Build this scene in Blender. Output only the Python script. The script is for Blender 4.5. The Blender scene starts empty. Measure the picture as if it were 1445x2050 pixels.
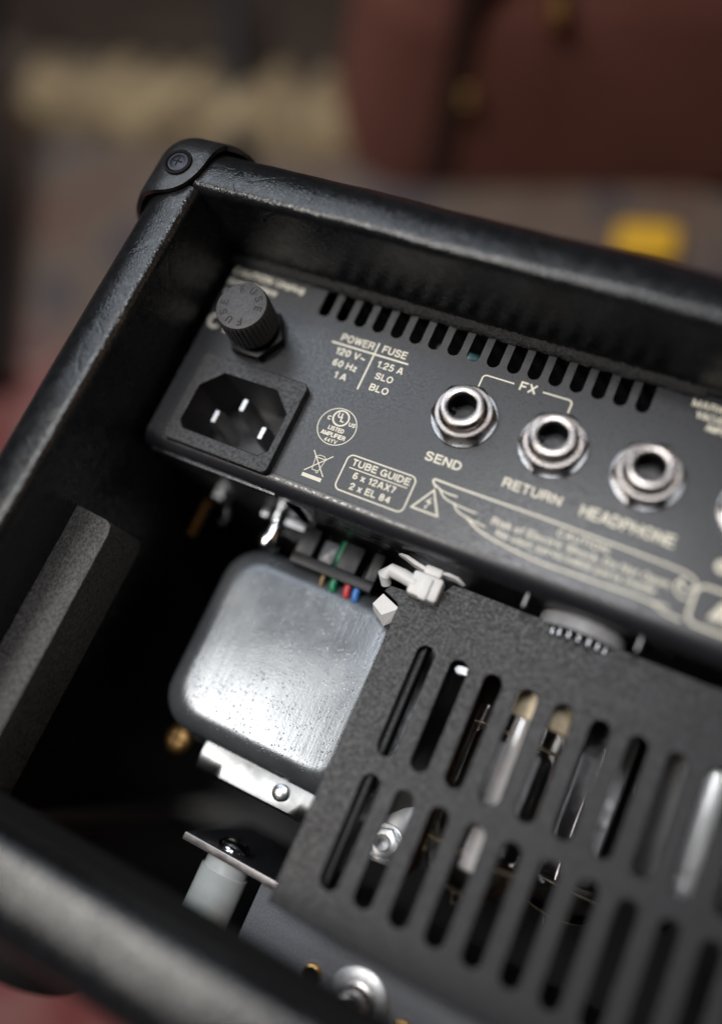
import bpy, bmesh, math, random
from mathutils import Vector, Matrix
random.seed(7)
PI = math.pi
sc = bpy.context.scene
COL = sc.collection
MM = 0.001
FLOOR = -172.0            # millimetres; the amplifier lies on its face, its open back points up
# Builder coordinates are millimetres: x along the back panel, u up the panel, h out of the panel.
def W(x, u, h): return Vector((x * MM, u * MM, (h - FLOOR) * MM))

# ------------------------------------------------------------------ camera
cam_d = bpy.data.cameras.new('camera'); cam = bpy.data.objects.new('camera', cam_d); COL.objects.link(cam)
CR = Vector((0.89225667, 0.41110559, -0.18673573)); CD = Vector((0.33930156, -0.88332657, -0.32343255)); CF = Vector((-0.29791357, 0.22522513, -0.92764279))
m = Matrix((CR, -CD, -CF)).transposed().to_4x4(); m.translation = W(80.514, -79.994, 158.539); cam.matrix_world = m
cam_d.sensor_fit = 'VERTICAL'; cam_d.sensor_height = 36.0; cam_d.sensor_width = 36.0
cam_d.lens = 1582.966 / 2050 * 36
cam_d.clip_start = 0.005; cam_d.clip_end = 20
cam_d.dof.use_dof = True; cam_d.dof.focus_distance = 0.1770; cam_d.dof.aperture_fstop = 1.75
sc.camera = cam
# ------------------------------------------------------------------ world, lamps, exposure
wd = bpy.data.worlds.new('World'); sc.world = wd; wd.use_nodes = True
wd.node_tree.nodes['Background'].inputs[0].default_value = (0.62, 0.66, 0.75, 1)
wd.node_tree.nodes['Background'].inputs[1].default_value = 0.018
def area(name, pos, target, size, power, col, sy=None):
    d = bpy.data.lights.new(name, 'AREA'); d.energy = power; d.color = col; d.size = size * MM
    if sy: d.shape = 'RECTANGLE'; d.size_y = sy * MM
    o = bpy.data.objects.new(name, d); COL.objects.link(o)
    p = W(*pos); o.location = p
    o.rotation_euler = (W(*target) - p).to_track_quat('-Z', 'Y').to_euler()
    return o
area('key_lamp', (-285, -225, 830), (30, -60, 0), 240, 4.3, (1.0, 0.955, 0.90))
area('ceiling_light', (25, 120, 900), (30, -60, 0), 230, 2.8, (0.97, 0.98, 1.0))
area('window_light', (-420, 330, 700), (30, -40, 0), 420, 1.8, (0.82, 0.90, 1.0))
area('warm_lamp', (560, 120, 330), (40, -20, 0), 160, .14, (1.0, 0.58, 0.26))
sc.view_settings.view_transform = 'Standard'; sc.view_settings.look = 'None'; sc.view_settings.exposure = 0; sc.view_settings.gamma = 1
sc.cycles.use_denoising = True
sc.cycles.max_bounces = 8
sc.cycles.sample_clamp_indirect = 6

# ------------------------------------------------------------------ materials
def rgba(c): return (c[0], c[1], c[2], 1)
class NT:
    def __init__(s, name):
        s.m = bpy.data.materials.new(name); s.m.use_nodes = True; s.t = s.m.node_tree
        s.b = s.t.nodes['Principled BSDF']
        s.co = s.t.nodes.new('ShaderNodeTexCoord').outputs['Object']
    def n(s, kind, **kw):
        o = s.t.nodes.new(kind)
        for k, v in kw.items():
            if k in o.inputs: 
                if hasattr(v, 'is_linked') or isinstance(v, bpy.types.NodeSocket): s.t.links.new(v, o.inputs[k])
                else: o.inputs[k].default_value = v
            else: setattr(o, k, v)
        return o
    def link(s, a, b): s.t.links.new(a, b)
    def noise(s, scale, detail=3, rough=.5, vec=None, dist=0):
        o = s.n('ShaderNodeTexNoise', Scale=scale, Detail=detail, Roughness=rough, Distortion=dist); s.link(vec or s.co, o.inputs['Vector']); return o.outputs['Fac']
    def vor(s, scale, feature='F1', vec=None, rnd=1.0):
        o = s.n('ShaderNodeTexVoronoi', feature=feature, Scale=scale, Randomness=rnd); s.link(vec or s.co, o.inputs['Vector']); return o.outputs['Distance']
    def ramp(s, fac, stops, interp='LINEAR'):
        o = s.n('ShaderNodeValToRGB'); s.link(fac, o.inputs[0]); r = o.color_ramp; r.interpolation = interp
        while len(r.elements) < len(stops): r.elements.new(.5)
        for e, (p, c) in zip(r.elements, stops):
            e.position = p; e.color = rgba(c) if hasattr(c, '__len__') else (c, c, c, 1)
        return o.outputs[0]
    def math(s, op, a, b=0.0, clamp=False):
        o = s.n('ShaderNodeMath', operation=op, use_clamp=clamp)
        for i, v in enumerate((a, b)):
            if isinstance(v, (int, float)): o.inputs[i].default_value = v
            else: s.link(v, o.inputs[i])
        return o.outputs[0]
    def mapped(s, scale, rot=(0, 0, 0)):
        o = s.n('ShaderNodeMapping'); o.inputs['Scale'].default_value = scale; o.inputs['Rotation'].default_value = rot; s.link(s.co, o.inputs['Vector']); return o.outputs[0]
    def bump(s, h, dist, strength=1.0, prev=None):
        o = s.n('ShaderNodeBump'); o.inputs['Strength'].default_value = strength; o.inputs['Distance'].default_value = dist; s.link(h, o.inputs['Height'])
        if prev is not None: s.link(prev, o.inputs['Normal'])
        s.link(o.outputs[0], s.b.inputs['Normal']); return o.outputs[0]
    def base(s, c, rough=.5, metal=0, spec=.5):
        if hasattr(c, '__len__') and not isinstance(c, bpy.types.NodeSocket): s.b.inputs['Base Color'].default_value = rgba(c)
        else: s.link(c, s.b.inputs['Base Color'])
        if isinstance(rough, (int, float)): s.b.inputs['Roughness'].default_value = rough
        else: s.link(rough, s.b.inputs['Roughness'])
        s.b.inputs['Metallic'].default_value = metal; s.b.inputs['Specular IOR Level'].default_value = spec
        return s

def m_vinyl(name, dark, light, rough, depth):
    t = NT(name)
    warp = t.n('ShaderNodeTexNoise', Scale=420, Detail=2); t.link(t.co, warp.inputs['Vector'])
    vm = t.n('ShaderNodeVectorMath', operation='SCALE'); t.link(warp.outputs['Color'], vm.inputs[0]); vm.inputs['Scale'].default_value = .0011
    va = t.n('ShaderNodeVectorMath', operation='ADD'); t.link(t.co, va.inputs[0]); t.link(vm.outputs[0], va.inputs[1])
    cell = t.ramp(t.vor(1250, 'DISTANCE_TO_EDGE', va.outputs[0]), [(0, 0), (.28, 1)])          # pebbled grain
    grain = t.noise(2600, 3, .6)
    cre = t.math('ABSOLUTE', t.math('SUBTRACT', t.noise(55, 2, .5, None, .6), .5)); cre = t.ramp(cre, [(0, 0), (.018, 1)])   # long wrinkles
    wr = t.noise(330, 3, .6, t.mapped((.45, 1.5, 1), (0, 0, .3)))
    h = t.math('ADD', t.math('ADD', t.math('MULTIPLY', cell, .65), t.math('MULTIPLY', grain, .15)), t.math('ADD', t.math('MULTIPLY', cre, 1.0), t.math('MULTIPLY', wr, .85)))
    t.base(t.ramp(t.noise(300, 4, .6), [(.3, dark), (.7, light)]), t.ramp(t.noise(400, 3), [(.3, rough - .06), (.7, rough + .08)]), 0, .75)
    t.bump(h, depth, .9)
    return t.m
VINYL = m_vinyl('black_vinyl', (.007, .0075, .0085), (.012, .0125, .0145), .25, .00005)
VINYL_IN = m_vinyl('inner_vinyl', (.009, .009, .010), (.016, .016, .018), .42, .00004)

def m_paint(name, c, rough, scale, depth, speck, spec=.5):
    t = NT(name); g = t.noise(scale, 2, .6)
    lo = tuple(v * (1 - speck) for v in c); hi = tuple(v * (1 + speck) for v in c)
    t.base(t.ramp(g, [(.32, lo), (.68, hi)]), t.ramp(t.noise(140, 3), [(.3, rough - .04), (.7, rough + .05)]) if speck < .35 else t.ramp(g, [(.34, rough + .16), (.66, rough - .10)]), 0, spec)
    t.bump(g, depth, .6)
    return t.m
PANEL = m_paint('panel_paint', (.018, .0185, .0225), .34, 1900, .000016, .8, .85)
CAGE = m_paint('cage_powder_coat', (.016, .0162, .0192), .47, 1700, .00004, .5, .5)
LOWPAINT = m_paint('lower_panel_paint', (.27, .27, .285), .4, 3000, .00002, .3, .6)
PLASTIC = m_paint('black_plastic', (.030, .030, .032), .44, 1500, .00004, .7)
PLASTIC_S = m_paint('smooth_black_plastic', (.007, .007, .0085), .38, 900, .00001, .15, .3)
LETTER_DARK = m_paint('moulded_letter', (.006, .006, .007), .6, 900, .00001, .15, .2)
RUBBER = m_paint('rubber', (.008, .006, .0065), .7, 900, .00003, .2, .25)
PRINT = m_paint('cream_print', (.90, .85, .71), .6, 1800, .00001, .05)
CERAMIC = m_paint('beige_ceramic', (.80, .66, .46), .55, 900, .00002, .08)
WHITE_P = m_paint('white_nylon', (.80, .785, .77), .38, 500, .00002, .03)
TINT_P = m_paint('milky_nylon', (.88, .90, .86), .35, 300, .00002, .04)
TINT_P.node_tree.nodes['Principled BSDF'].inputs['Subsurface Weight'].default_value = .35
TINT_P.node_tree.nodes['Principled BSDF'].inputs['Subsurface Radius'].default_value = (.002, .003, .003)
def plain(name, c, rough=.4, metal=0):
    return m_paint(name, c, rough, 700, .00001, .06) if not metal else m_metal(name, c, rough)
def m_metal(name, c, rough, bump=.00001, scale=900, var=.06):
    t = NT(name); g = t.noise(scale, 3, .6)
    t.base(t.ramp(g, [(.3, tuple(v * (1 - var) for v in c)), (.7, c)]), t.ramp(t.noise(scale * .4, 3), [(.3, max(.03, rough - .06)), (.7, rough + .07)]), 1)
    t.bump(g, bump, .5)
    return t.m
NICKEL = m_metal('nickel', (.52, .475, .45), .27, .000008)
CHROME = m_metal('chrome', (.75, .77, .79), .12)
STEEL = m_metal('zinc_steel', (.46, .47, .49), .26, .00002)
DULLSTEEL = m_metal('dull_steel', (.30, .31, .33), .38, .00002)
BRASS = m_metal('brass', (.72, .44, .16), .26)
OLDBRASS = m_metal('old_brass', (.26, .155, .06), .42)
COPPER = m_metal('copper', (.72, .34, .15), .35)
DARKMETAL = m_metal('dark_metal', (.06, .06, .07), .4)
def m_bell():
    t = NT('pitted_zinc')
    fine = t.noise(1500, 4, .65); big = t.noise(55, 4, .6, None, .3)
    pit = t.vor(1250); pit = t.ramp(pit, [(.0, 0), (.2, 1)])
    mask = t.ramp(t.noise(260, 2), [(.44, 1), (.54, 0)]); pits = t.math('MAXIMUM', pit, mask)
    blob = t.ramp(t.vor(950), [(0, 1), (.24, 0)]); bm_ = t.ramp(t.noise(150, 2), [(.40, 0), (.5, 1)]); blob = t.math('MULTIPLY', blob, bm_)
    scr = t.noise(120, 4, .7, t.mapped((6, .35, 1), (0, 0, .35)))
    h = t.math('ADD', t.math('ADD', t.math('MULTIPLY', fine, .5), t.math('MULTIPLY', pits, 1.2)), t.math('ADD', t.math('MULTIPLY', blob, .9), t.math('MULTIPLY', scr, .9)))
    t.base(t.ramp(big, [(.28, (.095, .104, .115)), (.5, (.145, .158, .172)), (.75, (.20, .21, .22))]), t.ramp(t.math('ADD', t.math('MULTIPLY', big, .6), t.math('MULTIPLY', scr, .4)), [(.3, .20), (.7, .31)]), .62, .3)
    t.bump(h, .000055, .8)
    return t.m
BELL = m_bell()
def m_fleck(name, lo, hi, rough, scale, depth):
    t = NT(name); g = t.noise(scale, 3, .7, t.mapped((1, .55, 1)))
    t.base(t.ramp(g, [(.38, lo), (.66, hi)]), rough); t.bump(g, depth, .8); return t.m
CLEAT = m_fleck('painted_wood', (.014, .013, .013), (.125, .117, .114), .6, 2600, .00012)
FELT = m_fleck('black_felt', (.004, .004, .004), (.018, .017, .017), .85, 2600, .0003)
FOAM = m_fleck('foam', (.004, .004, .004), (.035, .035, .037), .45, 1900, .0006)
def m_glass():
    t = NT('tube_glass'); t.base((1, 1, 1), .02); t.b.inputs['Transmission Weight'].default_value = 1; t.b.inputs['IOR'].default_value = 1.5; return t.m
GLASS = m_glass()
GETTER = m_metal('getter_silver', (.92, .94, .97), .36)
ANODE = m_metal('anode_plate', (.16, .16, .165), .35)
WIRE = {k: plain('wire_' + k, c, .35) for k, c in dict(green=(.01, .22, .10), red=(.55, .05, .06), blue=(.05, .20, .55), tan=(.30, .20, .09)).items()}

# ------------------------------------------------------------------ mesh helpers
class MB:
    def __init__(s): s.bm = bmesh.new(); s.mats = []; s.mi = 0
    def use(s, mat):
        if mat not in s.mats: s.mats.append(mat)
        s.mi = s.mats.index(mat); return s
    def face(s, vs):
        try:
            f = s.bm.faces.new(vs); f.material_index = s.mi; return f
        except ValueError: return None
    def v(s, p): return s.bm.verts.new((p[0], p[1], p[2]))
    def loft(s, rings, closed=True, cap=True):
        vr = [[s.v(p) for p in r] for r in rings]
        n = len(vr[0])
        for a, b in zip(vr, vr[1:]):
            for i in range(n if closed else n - 1):
                s.face((a[i], a[(i + 1) % n], b[(i + 1) % n], b[i]))
        if cap: s.face(vr[0][::-1]); s.face(vr[-1])
        return s
    def prism(s, poly, h0, h1, bev=0.0, steps=2):        # outline in x,u raised along h
        if not bev: return s.loft([[(x, u, h0) for x, u in poly], [(x, u, h1) for x, u in poly]])
        rings = [[(x, u, h0) for x, u in poly]]
        for k in range(steps + 1):
            a = k / steps * PI / 2
            rings.append([(x, u, h1 - bev + bev * math.sin(a)) for x, u in inset(poly, bev * (1 - math.cos(a)))])
        return s.loft(rings)
    def extr(s, prof, axis, a0, a1):                      # profile extruded along x ('x': profile u,h) or u ('u': profile x,h)
        f = (lambda a: [(a, p, q) for p, q in prof]) if axis == 'x' else (lambda a: [(p, a, q) for p, q in prof])
        return s.loft([f(a0), f(a1)])
    def box(s, x0, x1, u0, u1, h0, h1, bev=0.0):
        return s.prism(rrect(x0, u0, x1, u1, bev, 3) if bev else [(x0, u0), (x1, u0), (x1, u1), (x0, u1)], h0, h1, bev * .7)
    def lathe(s, c, prof, axis='h', n=40, cap=True):      # prof: (radius, position along the axis)
        def P(r, t, a):
            ca, sa = r * math.cos(a), r * math.sin(a)
            return {'h': (c[0] + ca, c[1] + sa, c[2] + t), 'u': (c[0] + ca, c[1] + t, c[2] - sa), 'x': (c[0] + t, c[1] + ca, c[2] + sa)}[axis]
        return s.loft([[P(max(r, .001), t, 2 * PI * i / n) for i in range(n)] for r, t in prof], cap=cap)
    def tube(s, pts, r, n=10):
        pts = [Vector(p) for p in pts]; rings = []; up = Vector((.3, .2, 1))
        for i, p in enumerate(pts):
            d = (pts[min(i + 1, len(pts) - 1)] - pts[max(i - 1, 0)]).normalized()
            a = d.cross(up); a = a.normalized() if a.length > 1e-4 else d.orthogonal().normalized(); b = d.cross(a)
            rr = r[i] if hasattr(r, '__len__') else r
            rings.append([p + (a * math.cos(2 * PI * k / n) + b * math.sin(2 * PI * k / n)) * rr for k in range(n)])
        return s.loft(rings)
    def add_mesh(s, me, fn):
        vs = [s.v(fn(v.co)) for v in me.vertices]
        for p in me.polygons: s.face([vs[i] for i in p.vertices])
        return s
    def xf(s, fn):
        for v in s.bm.verts: v.co = fn(v.co)
        return s
    def build(s, name, mat=None, parent=None, smooth=38):
        if mat and not s.mats: s.mats = [mat]
        bmesh.ops.recalc_face_normals(s.bm, faces=s.bm.faces[:])
        me = bpy.data.meshes.new(name)
        org = Vector((0, 0, FLOOR))
        for v in s.bm.verts: v.co = (v.co - org) * MM
        s.bm.to_mesh(me); s.bm.free()
        for mt in s.mats: me.materials.append(mt)
        if smooth:
            me.polygons.foreach_set('use_smooth', [True] * len(me.polygons)); me.set_sharp_from_angle(angle=math.radians(smooth))
        o = bpy.data.objects.new(name, me); COL.objects.link(o)
        if parent is not None: o.parent = parent
        return o
def rrect(x0, u0, x1, u1, r, n=5, rs=None):
    rs = rs or (r, r, r, r); out = []
    for (cx, cu, sx, su, a0), q in zip(((x1, u1, -1, -1, 0), (x0, u1, 1, -1, 90), (x0, u0, 1, 1, 180), (x1, u0, -1, 1, 270)), rs):
        for k in range(n + 1):
            a = math.radians(a0 + 90 * k / n)
            out.append((cx + sx * q + q * math.cos(a), cu + su * q + q * math.sin(a)))
            if q == 0: break
    return out
def inset(poly, d):
    n = len(poly); out = []
    A = sum(poly[i][0] * poly[(i + 1) % n][1] - poly[(i + 1) % n][0] * poly[i][1] for i in range(n)); sg = 1 if A > 0 else -1
    for i in range(n):
        p0, p1, p2 = Vector(poly[i - 1]), Vector(poly[i]), Vector(poly[(i + 1) % n])
        d1 = (p1 - p0); d2 = (p2 - p1)
        if d1.length < 1e-6 or d2.length < 1e-6: out.append(tuple(p1)); continue
        d1.normalize(); d2.normalize(); n1 = Vector((-d1.y, d1.x)); n2 = Vector((-d2.y, d2.x)); b = n1 + n2
        k = d * sg / max(.35, 1 + n1.dot(n2)); out.append((p1.x + b.x * k, p1.y + b.y * k))
    return out
def circ(cx, cu, r, n=32, a0=0): return [(cx + r * math.cos(a0 + 2 * PI * i / n), cu + r * math.sin(a0 + 2 * PI * i / n)) for i in range(n)]
def curve_mesh(polys, thick, bevel=0.0):
    """Filled outlines with holes, as a mesh centred on h = 0."""
    cu = bpy.data.curves.new('outline', 'CURVE'); cu.dimensions = '2D'; cu.fill_mode = 'BOTH'; cu.extrude = thick / 2 - bevel; cu.bevel_depth = bevel; cu.bevel_resolution = 1; cu.offset = -bevel
    for p in polys:
        sp = cu.splines.new('POLY'); sp.points.add(len(p) - 1); sp.use_cyclic_u = True
        for k, (x, u) in enumerate(p): sp.points[k].co = (x, u, 0, 1)
    o = bpy.data.objects.new('outline', cu); COL.objects.link(o)
    dg = bpy.context.evaluated_depsgraph_get(); me = bpy.data.meshes.new_from_object(o.evaluated_get(dg))
    bpy.data.objects.remove(o); bpy.data.curves.remove(cu); return me
def spline(pts, k=8):
    out = []; P = [Vector(p) for p in pts]
    for i in range(len(P) - 1):
        a, b, c, d = P[max(i - 1, 0)], P[i], P[i + 1], P[min(i + 2, len(P) - 1)]
        for j in range(k):
            t = j / k; out.append(tuple(.5 * ((2 * b) + (c - a) * t + (2 * a - 5 * b + 4 * c - d) * t * t + (3 * b - a - 3 * c + d) * t ** 3)))
    out.append(tuple(P[-1])); return out
# ------------------------------------------------------------------ stroke lettering (grotesque capitals, drawn as outlines)
def _arc(cx, cy, rx, ry, a0, a1):
    n = max(3, int(abs(a1 - a0) / 20)); return [(cx + rx * math.cos(math.radians(a0 + (a1 - a0) * k / n)), cy + ry * math.sin(math.radians(a0 + (a1 - a0) * k / n))) for k in range(n + 1)]
def _sp(*pts): return spline(pts, 4)
A_ = _arc
S_ = _sp((.60, .71), (.53, .86), (.35, .93), (.15, .87), (.09, .71), (.17, .58), (.36, .50), (.54, .41), (.60, .28), (.54, .13), (.35, .07), (.14, .12), (.07, .28))
GL = {
 'A': (.70, [[(.06, 0), (.33, 1)], [(.64, 0), (.37, 1)], [(.15, .31), (.55, .31)]]),
 'B': (.68, [[(.075, 0), (.075, 1)], [(.0, .925), (.36, .925)] + A_(.38, .73, .2, .195, 90, -90) + [(.1, .535)], [(.1, .525), (.38, .525)] + A_(.39, .30, .215, .225, 90, -90) + [(0, .075)]]),
 'C': (.72, [A_(.38, .5, .305, .43, 38, 322)]),
 'D': (.72, [[(.075, 0), (.075, 1)], [(.0, .925), (.30, .925)] + A_(.31, .5, .335, .425, 90, -90) + [(0, .075)]]),
 'E': (.60, [[(.60, .925), (.075, .925), (.075, .075), (.62, .075)], [(.1, .52), (.56, .52)]]),
 'F': (.56, [[(.58, .925), (.075, .925), (.075, 0)], [(.1, .50), (.50, .50)]]),
 'G': (.78, [A_(.39, .5, .31, .43, 38, 340) , [(.42, .46), (.70, .46), (.70, 0)]]),
 'H': (.70, [[(.075, 0), (.075, 1)], [(.625, 0), (.625, 1)], [(.1, .52), (.6, .52)]]),
 'I': (.15, [[(.075, 0), (.075, 1)]]),
 'K': (.68, [[(.075, 0), (.075, 1)], [(.11, .38), (.62, 1)], [(.27, .55), (.64, 0)]]),
 'L': (.55, [[(.075, 1), (.075, .075), (.56, .075)]]),
 'M': (.82, [[(.075, 0), (.075, 1)], [(.745, 0), (.745, 1)], [(.09, .97), (.41, .04), (.73, .97)]]),
 'N': (.70, [[(.075, 0), (.075, 1)], [(.625, 0), (.625, 1)], [(.09, .95), (.61, .05)]]),
 'O': (.78, [A_(.39, .5, .315, .43, 0, 360)]),
 'P': (.64, [[(.075, 0), (.075, 1)], [(.0, .925), (.36, .925)] + A_(.37, .69, .215, .235, 90, -90) + [(.1, .455)]]),
 'R': (.69, [[(.075, 0), (.075, 1)], [(.0, .925), (.38, .925)] + A_(.39, .71, .215, .215, 90, -90) + [(.1, .495)], [(.38, .46), (.56, .36), (.60, .0)]]),
 'S': (.68, [S_]),
 'T': (.60, [[(0, .925), (.60, .925)], [(.30, .9), (.30, 0)]]),
 'U': (.70, [[(.075, 1), (.075, .35)] + A_(.35, .35, .275, .275, 180, 360) + [(.625, 1)]]),
 'V': (.66, [[(.05, 1), (.33, .03), (.61, 1)]]),
 'W': (.94, [[(.05, 1), (.26, .03), (.47, .95), (.68, .03), (.89, 1)]]),
 'X': (.66, [[(.06, 0), (.60, 1)], [(.06, 1), (.60, 0)]]),
 'Y': (.66, [[(.05, 1), (.33, .45), (.61, 1)], [(.33, .47), (.33, 0)]]),
 '0': (.56, [A_(.28, .5, .205, .43, 0, 360)]),
 '1': (.36, [[(.05, .74), (.20, .78), (.28, 1), (.28, 0)]]),
 '2': (.56, [_sp((.08, .66), (.11, .83), (.28, .93), (.45, .85), (.48, .68), (.40, .50), (.22, .32), (.10, .14)) + [(.09, .075), (.52, .075)]]),
 '4': (.58, [[(.43, 0), (.43, .94), (.07, .29), (.56, .29)]]),
 '5': (.56, [[(.49, .925), (.17, .925), (.10, .49)] + _sp((.13, .52), (.29, .60), (.45, .51), (.49, .33), (.42, .14), (.26, .07), (.11, .13), (.06, .26))]),
 '6': (.56, [A_(.285, .31, .205, .24, 0, 360), _sp((.085, .33), (.10, .62), (.20, .86), (.33, .93), (.47, .83))]),
 '7': (.54, [[(.04, .925), (.48, .925), (.33, .6), (.22, .0)]]),
 '8': (.57, [A_(.285, .73, .18, .20, 0, 360), A_(.285, .29, .215, .22, 0, 360)]),
 'a': (.52, [A_(.24, .22, .165, .155, 20, 340), _sp((.09, .56), (.16, .66), (.28, .66), (.41, .55), (.41, .3), (.42, 0))]),
 'b': (.55, [[(.07, 0), (.07, 1)], A_(.28, .35, .2, .30, 0, 360)]), 'c': (.5, [A_(.26, .36, .19, .30, 45, 315)]),
 'd': (.55, [[(.48, 0), (.48, 1)], A_(.27, .35, .2, .30, 0, 360)]), 'e': (.54, [[(.08, .38), (.46, .38)] + A_(.27, .36, .195, .30, 5, 320)]),
 'f': (.32, [_sp((.32, .93), (.2, .92), (.15, .8), (.15, .4), (.15, 0)), [(.0, .66), (.30, .66)]]), 'g': (.55, [A_(.27, .36, .195, .30, 0, 360), _sp((.48, .7), (.48, .2), (.44, -.12), (.28, -.22), (.1, -.14))]),
 'h': (.54, [[(.07, 0), (.07, 1)], _sp((.08, .5), (.2, .65), (.36, .64), (.46, .48), (.46, 0))]), 'i': (.15, [[(.075, 0), (.075, .72)], [(.075, .86), (.075, 1)]]),
 'k': (.5, [[(.07, 0), (.07, 1)], [(.1, .28), (.45, .72)], [(.22, .42), (.47, 0)]]), 'l': (.15, [[(.075, 0), (.075, 1)]]),
 'n': (.54, [[(.07, 0), (.07, .72)], _sp((.08, .5), (.2, .65), (.36, .64), (.46, .48), (.46, 0))]), 'o': (.56, [A_(.28, .36, .205, .30, 0, 360)]),
 'p': (.55, [[(.07, -.22), (.07, .72)], A_(.28, .36, .2, .30, 0, 360)]), 'r': (.34, [[(.07, 0), (.07, .72)], _sp((.08, .45), (.16, .62), (.34, .66))]),
 's': (.5, [_sp((.43, .52), (.36, .63), (.24, .66), (.1, .58), (.12, .44), (.27, .37), (.42, .28), (.41, .12), (.25, .06), (.11, .1), (.06, .2))]),
 't': (.3, [[(.14, .92), (.14, .12), (.28, .06)], [(.0, .66), (.28, .66)]]), 'u': (.54, [_sp((.07, .72), (.07, .3), (.15, .09), (.3, .06), (.46, .22)), [(.47, 0), (.47, .72)]]),
 'v': (.5, [[(.04, .72), (.25, .03), (.46, .72)]]), 'w': (.72, [[(.04, .72), (.2, .03), (.36, .7), (.52, .03), (.68, .72)]]), 'x': (.5, [[(.04, 0), (.46, .72)], [(.04, .72), (.46, 0)]]),
 'z': (.48, [[(.05, .65), (.41, .65), (.06, .07), (.45, .07)]]),
 '.': (.15, [[(.075, 0), (.075, .15)]]), ',': (.15, [[(.09, .15), (.09, 0), (.03, -.14)]]), ':': (.15, [[(.075, 0), (.075, .15)], [(.075, .57), (.075, .72)]]),
 '~': (.56, [_sp((.05, .30), (.1, .40), (.2, .41), (.3, .35), (.4, .31), (.48, .34), (.52, .43))]),
}
def closed_(q): return len(q) > 6 and abs(q[0][0] - q[-1][0]) + abs(q[0][1] - q[-1][1]) < 1e-3
def text_strokes(body, gap=.12):
    x = 0; out = []
    for ch in body:
        if ch == ' ': x += .30; continue
        w, st = GL[ch]
        for s_ in st:
            s2 = []
            for q in s_:
                q = (q[0] + x, q[1])
                if not s2 or (q[0] - s2[-1][0]) ** 2 + (q[1] - s2[-1][1]) ** 2 > 1e-5: s2.append(q)
            out.append(s2)
        x += w + gap
    return out, x - gap
class Print(MB):
    """Flat lettering and line art lying a few hundredths of a millimetre proud of the panel."""
    def __init__(s): super().__init__(); s.h = .03; s.use(PRINT)
    def level(s): s.k = getattr(s, 'k', 0) + 1; s.h = .03 + .004 * (s.k % 11); return s.h
    def text(s, body, x0, x1, u, cap, bold=0.0, h=None, fn=None, wt=.195):
        st, wid = text_strokes(body); kx = (x1 - x0) / wid if x1 is not None else cap
        for q in st:
            if fn is None: s.line([(x0 + a * kx, u + b * cap) for a, b in q], (wt + bold) * (cap * .7 + kx * .3), closed_(q))
            else: s.line([fn((a - wid / 2) * cap, (b - .5) * cap)[:2] for a, b in q], wt * cap, closed_(q), h)
        return s
    def poly(s, pts): s.level(); s.face([s.v((x, u, s.h)) for x, u in pts]); return s
    def line(s, pts, w, closed=False, h0=None):
        s.level(); hh = s.h + (h0 or 0)
        if closed and abs(pts[0][0] - pts[-1][0]) + abs(pts[0][1] - pts[-1][1]) < 1e-4: pts = pts[:-1]
        n = len(pts)
        if not closed:
            for i in range(1, n - 1):                              # very sharp corners: two strokes with butt ends
                d1 = (Vector(pts[i]) - Vector(pts[i - 1])).normalized(); d2 = (Vector(pts[i + 1]) - Vector(pts[i])).normalized()
                if d1.dot(d2) < -.5: return s.line(pts[:i + 1], w, False, h0).line(pts[i:], w, False, h0)
        L = []; R = []
        for i in range(n):
            p1 = Vector(pts[i]); p0 = Vector(pts[i - 1]) if i or closed else None; p2 = Vector(pts[(i + 1) % n]) if i < n - 1 or closed else None
            d1 = (p1 - p0).normalized() if p0 is not None else None; d2 = (p2 - p1).normalized() if p2 is not None else None
            d1 = d1 or d2; d2 = d2 or d1
            n1 = Vector((-d1.y, d1.x)); n2 = Vector((-d2.y, d2.x)); b = (n1 + n2) / max(.4, 1 + n1.dot(n2)) * w / 2
            L.append(s.v((p1.x + b.x, p1.y + b.y, hh))); R.append(s.v((p1.x - b.x, p1.y - b.y, hh)))
        for i in range(n if closed else n - 1):
            j = (i + 1) % n; s.face((L[i], R[i], R[j], L[j]))
        return s
def thing(name, label, cat, at, group=None):
    o = bpy.data.objects.new(name, None); COL.objects.link(o); o.empty_display_size = .01
    o['label'] = label; o['category'] = cat
    if group: o['group'] = group
    return o
def copy_part(o, dx, du, dh, parent):
    c = o.copy(); COL.objects.link(c); c.parent = parent; c.location = o.location + Vector((dx, du, dh)) * MM
    for ch in o.children:
        d = ch.copy(); COL.objects.link(d); d.parent = c
    return c

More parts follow.
